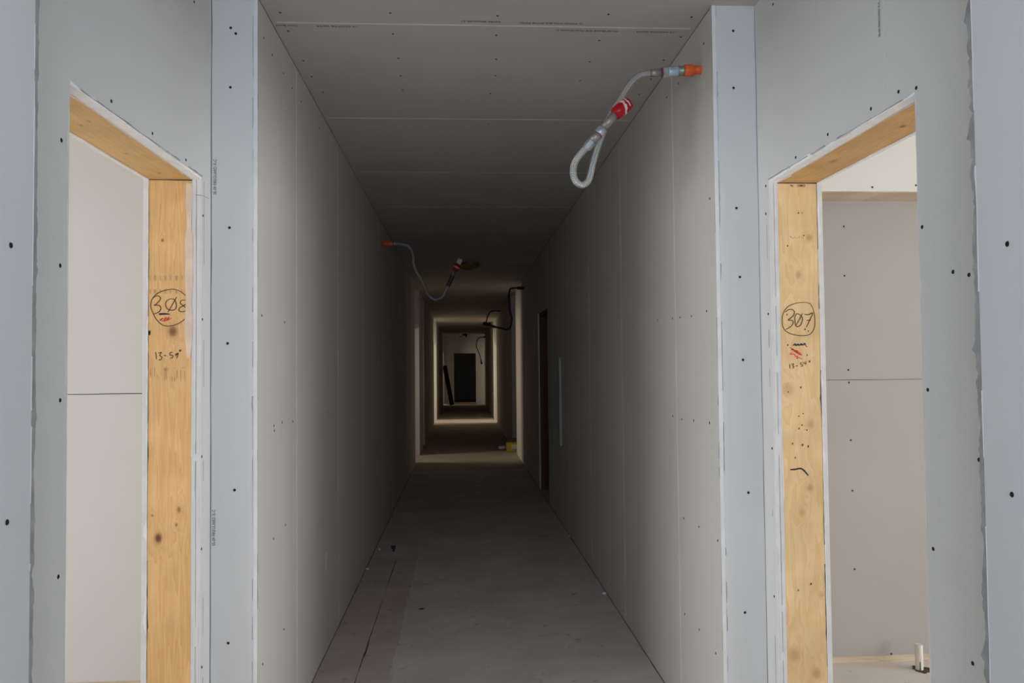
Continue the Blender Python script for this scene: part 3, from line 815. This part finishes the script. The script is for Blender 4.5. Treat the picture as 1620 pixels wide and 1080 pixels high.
# unseen lobby behind the camera; its window is made up for the added light
bm = bmesh.new()
box(bm, -3.0, -2.85, -1.0, -.3, 0, H); box(bm, 3.05, 3.2, -1.0, -.3, 0, H)
for x0, x1, z0, z1 in ((-3.0, -1.2, 0, H), (1.4, 3.2, 0, H), (-1.2, 1.4, 0, 1.2), (-1.2, 1.4, 2.4, H)):
    box(bm, x0, x1, -1.15, -1.0, z0, z1)
struct('wall_back', bm, M['board'], 'unseen drywall of the lobby behind the viewer with an added window opening', 'wall')
bm = bmesh.new()
for x0, x1, z0, z1 in ((-1.2, -1.15, 1.2, 2.4), (1.35, 1.4, 1.2, 2.4), (.07, .13, 1.2, 2.4), (-1.2, 1.4, 1.2, 1.25), (-1.2, 1.4, 2.35, 2.4)):
    box(bm, x0, x1, -1.11, -1.06, z0, z1)
struct('added_window_3', bm, M['white'], 'added window frame behind the viewer, before the added light', 'window')

# ------------------------------------------------------------------ sprinkler hoses
def S7(cx, cy, y): return onY(860 + cx / 4, 60 + cy / 4, y)
YH = onX(1108.5, 107.5, B).y
HOSE_GROUP = 'braided sprinkler hoses hanging along the corridor'
h = thing('sprinkler_hose', (B, YH, onY(1108, 107.5, YH).z), 'braided steel hose in a hanging loop with red cap, beside the near right wall', 'hose', HOSE_GROUP)
def turned(name, p0, p1, prof, m, parent, seg=24, smooth=True):
    bm = bmesh.new(); cyl(bm, p0, p1, prof, seg)
    o = link(name, bm, m, parent, False)
    if smooth and seg > 8:
        for p in o.data.polygons:
            if len(p.vertices) == 4: p.use_smooth = True
    return o
wy = onX(1108, 108, B).y
pw = Vector((B + .02, YH, onY(1108.5, 108.5, YH).z)); 
def Hp(cx, cy): return S7(cx, cy, YH)
turned('wall_pipe', (pw.x, YH, Hp(970, 201).z), Hp(940, 203), [(0, .0175), (1, .0175)], M['orange'], h)
turned('orange_collar', Hp(946, 203), Hp(888, 207), [(0, .019), (.06, .0235), (.9, .0235), (1, .021)], M['orange'], h)
turned('threaded_adapter', Hp(890, 207), Hp(850, 210), [(0, .0195), (.3, .0205), (.4, .019), (.9, .0205), (1, .019)], M['dullpipe'], h)
turned('coupling', Hp(851, 210), Hp(784, 215), [(0, .019), (.08, .021), (.5, .019), (.92, .021), (1, .019)], M['bluegrey'], h)
turned('union_nut', Hp(785, 215), Hp(752, 217.5), [(0, .020), (.1, .0225), (.9, .0225), (1, .020)], M['zinc'], h, 6, False)
turned('red_seal_ring', Hp(752, 217.5), Hp(746, 218), [(0, .018), (1, .018)], M['red'], h)
turned('sleeve', Hp(747, 218), Hp(676, 223), [(0, .0165), (.7, .016), (1, .0145)], M['dullpipe'], h)
hp = [(680, 223, 0), (635, 229, 0), (592, 246, 0), (555, 282, .004), (520, 332, .012), (480, 398, .022), (440, 462, .03), (408, 522, .035), (384, 575, .036), (366, 625, .034), (347, 678, .028), (325, 745, .02), (308, 805, .012),
      (297, 860, .005), (280, 905, 0), (245, 930, -.006), (208, 912, -.012), (189, 868, -.018), (189, 818, -.022), (204, 776, -.026), (230, 738, -.030), (258, 705, -.033), (285, 676, -.035)]
hc = catmull([S7(x, y, YH + dy) for x, y, dy in hp], 7)
bm = bmesh.new(); tube(bm, hc, [.0118 + .0022 * min(1, i / (len(hc) * .6)) for i in range(len(hc))], 20)
link('braided_hose', bm, M['braid'], h)
YF = YH - .036
turned('hose_nut', S7(266, 702, YF), S7(308, 650, YF), [(0, .013), (.12, .0175), (.85, .0175), (1, .016)], M['zinc'], h, 6, False)
turned('nipple', S7(304, 654, YF), S7(358, 596, YF), [(0, .0165), (1, .0165)], M['dullpipe'], h)
turned('pipe_collar', S7(346, 610, YF), S7(376, 574, YF), [(0, .019), (.1, .0205), (.9, .0205), (1, .019)], M['zinc'], h)
turned('red_seal_ring', S7(345, 611.5, YF), S7(348, 608, YF), [(0, .0185), (1, .0185)], M['red'], h)
turned('drop_nipple', S7(372, 579, YF), S7(470, 462, YF), [(0, .016), (1, .0165)], M['dullpipe'], h)
cap = turned('red_cap', S7(450, 486, YF), S7(545, 405, YF), [(0, .019), (.03, .0255), (.3, .0275), (.75, .028), (.93, .026), (1, .018)], M['red'], h)
# torn white label round the cap
r_ = random.Random(3)
pa, pb = S7(450, 486, YF), S7(545, 405, YF)
dd = (pb - pa).normalized(); n1 = dd.cross(Vector((0, 1, 0))).normalized(); n2 = dd.cross(n1)
def wrap(t_of, w_of, a0, a1, name, m, parent, R=.0284):
    bm = bmesh.new(); prev = None; NN = 30
    for i in range(NN + 1):
        a = a0 + (a1 - a0) * i / NN
        t, w = t_of(i / NN), w_of(i / NN)
        dirv = n1 * math.cos(a) + n2 * math.sin(a)
        q = [bm.verts.new(pa.lerp(pb, tt) + dirv * R) for tt in (t, t + w)]
        q += [bm.verts.new(pa.lerp(pb, tt) + dirv * (R - .0025)) for tt in (t, t + w)]
        if prev:
            bm.faces.new((prev[0], prev[1], q[1], q[0])); bm.faces.new((prev[1], prev[3], q[3], q[1])); bm.faces.new((prev[0], q[0], q[2], prev[2]))
        prev = q
    return link(name, bm, m, parent)
wrap(lambda u: .46 + .1 * math.sin(u * 9) + r_.uniform(-.03, .03), lambda u: .08 + .10 * abs(math.sin(u * 14)) * r_.uniform(.5, 1), 0, math.pi * 1.9, 'torn_label', M['whitetape'], cap)
wrap(lambda u: .78 + r_.uniform(-.02, .02), lambda u: .06 + r_.uniform(-.03, .03), .4, 2.2, 'torn_label', M['whitetape'], cap, .0278)
wrap(lambda u: .06 + r_.uniform(-.02, .02), lambda u: .08 + r_.uniform(-.04, .05), 3.4, 5.2, 'torn_label', M['whitetape'], cap, .0275)

def simple_hose(label, side, y, pts, rad, m_hose, wall_px, orange, end=None, parts=True, dy=None):
    """pts: pixels of the hose centre line, laid on the plane at distance y"""
    P = [onY(px, py, y + (dy[i] if dy else 0)) for i, (px, py) in enumerate(pts)]
    xw = -A if side < 0 else B
    w = Vector((xw, y, P[0].z))
    hs = thing('sprinkler_hose', w, label, 'hose', HOSE_GROUP)
    s = -1 if side < 0 else 1
    p1 = w - Vector((s * .11, 0, 0))
    turned('wall_pipe', w + Vector((s * .02, 0, 0)), p1, [(0, rad * 1.3), (.35, rad * 1.3), (.36, rad * 1.75), (.95, rad * 1.75), (1, rad * 1.4)], M['orange'] if orange else M['black'], hs, 16)
    turned('coupling', p1, p1.lerp(P[0], .8), [(0, rad * 1.35), (.5, rad * 1.35), (.55, rad * 1.15), (1, rad * 1.1)], M['zinc'] if orange else M['black'], hs, 16)
    bm = bmesh.new(); tube(bm, catmull([p1.lerp(P[0], .7)] + P, 6), rad, 12)
    link('braided_hose', bm, m_hose, hs)
    if end:
        e0, e1 = onY(end[0], end[1], y), onY(end[2], end[3], y)
        turned('hose_nut', P[-1].lerp(e0, -.3), P[-1].lerp(e0, .6), [(0, rad * 1.5), (1, rad * 1.5)], M['black'], hs, 6, False)
        turned('drop_nipple', P[-1], e0, [(0, rad * 1.2), (1, rad * 1.2)], M['dullpipe'] if orange else M['black'], hs, 12)
        turned('red_cap' if orange else 'end_cap', e0, e1, [(0, rad * 1.6), (.1, rad * 2.0), (.6, rad * 2.1), (.62, rad * 1.8), (1, rad * 1.8)], M['red'] if orange else M['black'], hs, 16)
        if orange:
            turned('torn_label', e0.lerp(e1, .62), e0.lerp(e1, 1.06), [(0, rad * 1.9), (1, rad * 1.9)], M['whitetape'], hs, 12)
            turned('torn_label', e0.lerp(e1, .25), e0.lerp(e1, .36), [(0, rad * 2.2), (1, rad * 2.2)], M['whitetape'], hs, 12)
    return hs
simple_hose('sagging braided hose with orange wall pipe, hung from the left wall', -1, 7.55,
            [(630, 385.5), (643, 388), (651, 396), (654, 408), (654.5, 418), (659, 430), (668, 445), (676, 463), (684, 472), (692, 473.5), (701, 468), (708, 454), (711, 447)],
            .0135, M['braid'], (605, 384), True, (719.5, 428, 728, 411))
simple_hose('dark hose bent down and back beside the far lit right wall', 1, 12.2,
            [(818, 455.5), (809, 456), (806, 460), (805, 474), (806.5, 490), (809.5, 503), (808, 516), (803, 521), (793, 519), (781, 516.5)],
            .014, M['black'], (830, 455), False, (772, 513.5, 764, 511))
simple_hose('short dark hose curling beside the bright far door panel', 1, 19.3,
            [(784, 491), (776, 493), (772, 499), (770, 506), (768.5, 512)], .016, M['black'], (793, 491), False, (769, 514, 776, 511))
simple_hose('thin dark hose hooked and drooping near the end doorway', 1, 30.5,
            [(764, 533), (757, 535), (754, 541), (753.5, 548), (756, 554), (759, 562), (761, 570)], .016, M['black'], (770, 533), False, (761.5, 572, 762, 576))

# ------------------------------------------------------------------ loose things
# pipe stub in the right room
pb_ = onZ(1454.5, 1059, 0.0)
st = thing('pipe_stub', pb_, 'short white plastic pipe stub rising from the floor of the right room', 'pipe')
bm = bmesh.new()
r0, r1, hh = .0185, .0155, .127
NS = 28
for zlist in (None,):
    ro, ri = [], []
    gap = math.radians(16)
    a_mid = math.radians(-105)
    for ring_z in (0, .045, hh):
        ro.append([bm.verts.new((pb_.x + r0 * math.cos(a), pb_.y + r0 * math.sin(a), ring_z)) for a in (a_mid + gap / 2 + (2 * math.pi - gap) * k / NS for k in range(NS + 1))])
        ri.append([bm.verts.new((pb_.x + r1 * math.cos(a), pb_.y + r1 * math.sin(a), ring_z)) for a in (a_mid + gap / 2 + (2 * math.pi - gap) * k / NS for k in range(NS + 1))])
    for i in range(2):
        for k in range(NS):
            bm.faces.new((ro[i][k], ro[i][k + 1], ro[i + 1][k + 1], ro[i + 1][k])); bm.faces.new((ri[i][k + 1], ri[i][k], ri[i + 1][k], ri[i + 1][k + 1]))
    for k in range(NS): bm.faces.new((ro[2][k], ro[2][k + 1], ri[2][k + 1], ri[2][k])); bm.faces.new((ro[0][k + 1], ro[0][k], ri[0][k], ri[0][k + 1]))
    # close the slit above the notch
    bm.faces.new((ro[1][NS], ro[1][0], ro[2][0], ro[2][NS])); bm.faces.new((ri[1][0], ri[1][NS], ri[2][NS], ri[2][0]))
    bm.faces.new((ro[1][0], ro[1][NS], ri[1][NS], ri[1][0]))
    for k in (0, NS): bm.faces.new((ro[0][k], ro[1][k], ri[1][k], ri[0][k]))
    bm.faces.new((ro[2][NS], ro[2][0], ri[2][0], ri[2][NS]))
bm.faces.new([ri[2][k] for k in range(NS + 1)])
link('pipe', bm, M['pvc'], st)
bm = bmesh.new()
rr = random.Random(11); vo = []
for k in range(26):
    a = 2 * math.pi * k / 26
    q = rr.uniform(.8, 1.2)
    vo.append(bm.verts.new((pb_.x + .012 + .042 * q * math.cos(a), pb_.y + .045 * q * math.sin(a), .002 + rr.uniform(0, .002))))
bm.faces.new(vo)
vb = [bm.verts.new((v.co.x, v.co.y, 0)) for v in vo]
for k in range(26): bm.faces.new((vo[k], vo[(k + 1) % 26], vb[(k + 1) % 26], vb[k]))
tag(link('hole_rim', bm, M['darkhole'], st), 'dark ragged hole round the pipe stub')

# yellow carton, brown carton and plastic scrap by the far right alcove
def carton(name, c, sx, sy, sz, rot, m, label, cat, lab=False, flaps=True):
    t = thing(name, (c[0], c[1], 0), label, cat)
    cr, sr = math.cos(rot), math.sin(rot)
    ax, ay, az = Vector((cr, sr, 0)), Vector((-sr, cr, 0)), Vector((0, 0, 1))
    cc = Vector((c[0], c[1], 0))
    bm = bmesh.new()
    th = .004
    obox(bm, cc + az * th, ax, ay, az, sx / 2, sy / 2, th)
    for sg in (-1, 1):
        obox(bm, cc + ax * (sg * (sx / 2 - th)) + az * sz / 2, ax, ay, az, th, sy / 2, sz / 2)
        obox(bm, cc + ay * (sg * (sy / 2 - th)) + az * sz / 2, ax, ay, az, sx / 2, th, sz / 2)
    link('body', bm, m, t)
    if flaps:
        for sg, an in ((-1, .5), (1, .9)):
            bm = bmesh.new()
            fx = (ax * (sg * math.cos(an)) + az * math.sin(an)).normalized(); fz = ay.cross(fx)
            obox(bm, cc + ax * (sg * sx / 2) + az * sz + fx * (sx * .2), fx, ay, fz, sx * .2, sy / 2 - .004, .002)
            link('flap', bm, m, t)
    if lab:
        bm = bmesh.new()
        obox(bm, cc - ay * (sy / 2 + .0006) + az * sz * .55 + ax * sx * .08, ax, ay, az, sx * .28, .0008, sz * .26)
        link('white_label', bm, M['white'], t)
    return t
pc = onZ(811, 714, 0)
carton('carton', (onZ(802, 714, 0).x + .14, pc.y + .09), .28, .17, .155, .05, M['yellow'], 'small yellow carton with a white label on the far corridor floor', 'box', True, False)
carton('carton', (.985, 15.02), .26, .22, .19, -.1, M['kraft'], 'dark brown open carton behind the yellow carton', 'box', False, True)
def scrap(name, p, size, m, label, cat, sd, group=None, flat=.4):
    r = random.Random(sd)
    bm = bmesh.new()
    bmesh.ops.create_icosphere(bm, subdivisions=2, radius=1)
    for v in bm.verts:
        k = r.uniform(.6, 1.25)
        v.co = Vector((p.x + v.co.x * size * k, p.y + v.co.y * size * k * .8, size * flat + v.co.z * size * flat * r.uniform(.7, 1.0)))
    mz = min(v.co.z for v in bm.verts)
    for v in bm.verts: v.co.z += p.z - mz
    o = link(name, bm, m)
    return tag(o, label, cat, group)
scrap('plastic_scrap', Vector((.755, 14.9, 0)), .085, M['white'], 'crumpled white plastic scrap beside the brown carton', 'scrap', 2, None, .5)
scrap('paper_scrap', onZ(959, 940, 0) + Vector((-.012, 0, 0)), .016, M['torn'], 'white paper scrap at the foot of the right corridor wall', 'scrap', 4, None, .55)
scrap('paper_scrap', onZ(577.5, 901, 0) + Vector((.018, 0, 0)), .014, M['torn'], 'white paper scrap against the foot of the left corridor wall', 'scrap', 5, None, .6)
scrap('paper_scrap', onZ(600, 869.5, 0), .013, M['torn'], 'tiny pale scrap by the end of the brown floor boards', 'scrap', 6, None, .5)
scrap('paper_scrap', onZ(902, 848, 0) + Vector((-.01, 0, 0)), .013, M['torn'], 'tiny pale scrap far along the right wall foot', 'scrap', 9, None, .5)
scrap('wood_chip', onZ(667, 963, 0), .018, M['black'], 'flat dark chip lying on the corridor floor', 'scrap', 12, None, .15)
# small dark cup-shaped debris on the floor
pdv = onZ(622.5, 872, 0)
t = thing('floor_debris', pdv, 'small black upturned cap standing on the corridor floor at left', 'cap')
bm = bmesh.new(); cyl(bm, pdv, pdv + Vector((0, 0, .042)), [(0, .008), (.45, .010), (.55, .016), (1, .018)], 16); link('body', bm, M['black'], t)
bm = bmesh.new(); cyl(bm, pdv + Vector((0, 0, .042)), pdv + Vector((0, 0, .047)), [(0, .0195), (1, .0195)], 16); link('rim', bm, M['black'], t)

# floor board joints on the brown lane at left
ragged('board_joint', (-.536, 1.2, 0), (-.536, 6.5, 0), (1, 0, 0), (0, 0, 1), .004, .003, M['cornergap'], floor, .05, gaps=.3, sd=91)
ragged('board_joint', (-.534, 1.2, 0), (-.534, 6.5, 0), (1, 0, 0), (0, 0, 1), .003, .003, M['darkhole'], floor, .06, gaps=.5, sd=93, off=.001)
for s in (-1, 1):
    x = X(s, 0) - s * .004
    seam(floor, (x, D0, 0), (x, 12.0, 0), (1, 0, 0), (0, 0, 1), .006, M['cornergap'], 'board_joint')

# leaning plank near the end and a stick on the floor
pt, pbm = onX(701.5, 579, -A + .02), onZ(714, 641, 0.0)
pt = Vector((-A + .03, pbm.y + .1, 1.62))
bm = bmesh.new()
dv = (pt - pbm).normalized(); ay = Vector((0, 1, 0)); ay = (ay - dv * ay.dot(dv)).normalized(); ax = dv.cross(ay)
cen = (pt + pbm) / 2 + Vector((.03, 0, .012))
obox(bm, cen, ax, ay, dv, .09, .02, (pt - pbm).length / 2, .003)
tag(link('plank', bm, M['silhouettewood']), 'silhouetted plank leaning against the left wall near the end doorway', 'plank')
ps0, ps1 = onZ(704, 640, 0), onZ(755, 640, 0)
bm = bmesh.new(); obox(bm, (ps0 + ps1) / 2 + Vector((0, .12, .03)), Vector((1, 0, 0)), Vector((0, 1, 0)), Vector((0, 0, 1)), (ps1.x - ps0.x) / 2 - .05, .045, .03, .004)
tag(link('timber_length', bm, M['palewood']), 'pale length of timber lying across the floor before the end doorway', 'timber')

# torn hole with insulation in the ceiling
pi_ = onZ(742, 419, H)
t = thing('ceiling_insulation', Vector((pi_.x, pi_.y, H)), 'yellowish insulation poking from the dark ceiling by the red hose cap', 'insulation')
bm = bmesh.new(); bmesh.ops.create_icosphere(bm, subdivisions=3, radius=1); rr = random.Random(5)
for v in bm.verts:
    k = rr.uniform(.78, 1.15); v.co = Vector((pi_.x - .01 + v.co.x * .15 * k, pi_.y + v.co.y * .33 * k, H - .001 - max(0, -v.co.z) * .05 * k))
link('tuft', bm, M['insul'], t)
bm = bmesh.new(); bmesh.ops.create_icosphere(bm, subdivisions=2, radius=1)
for v in bm.verts:
    k = rr.uniform(.7, 1.2); v.co = Vector((pi_.x + .07 + v.co.x * .06 * k, pi_.y - .2 + v.co.y * .12 * k, H - .002 - max(0, -v.co.z) * .07 * k))
link('dark_tear', bm, M['kraft'], t)
# upright pale strip on the right wall
q0, q1 = onX(887, 566, B), onX(888, 704, B)
bm = bmesh.new(); obox(bm, Vector((B - .0125, q0.y, (q0.z + q1.z) / 2)), Vector((1, 0, 0)), Vector((0, 1, 0)), Vector((0, 0, 1)), .0125, .04, (q0.z - q1.z) / 2, .003)
tag(link('batten', bm, M['dullwhite']), 'upright pale batten fixed to the dark right wall before the timber doorway', 'batten')
# dark fitting on the ceiling near the end
pf = onZ(734, 534, H)
t = thing('ceiling_box', (pf.x, 32.5, H), 'dark fitting under the ceiling above the end doorway', 'fitting')
bm = bmesh.new(); cyl(bm, (pf.x, 32.5, H), (pf.x, 32.5, H - .07), [(0, .07), (.8, .07), (1, .06)], 16); link('base', bm, M['black'], t)
bm = bmesh.new(); tube(bm, catmull([(pf.x - .05, 32.5, H - .06), (pf.x - .14, 32.48, H - .12), (pf.x - .2, 32.48, H - .08)], 5), .014, 8); link('wire', bm, M['black'], t)
bm = bmesh.new(); cyl(bm, (pf.x + .08, 32.5, H), (pf.x + .08, 32.5, H - .13), [(0, .03), (.5, .045), (1, .03)], 12); link('plug', bm, M['black'], t)
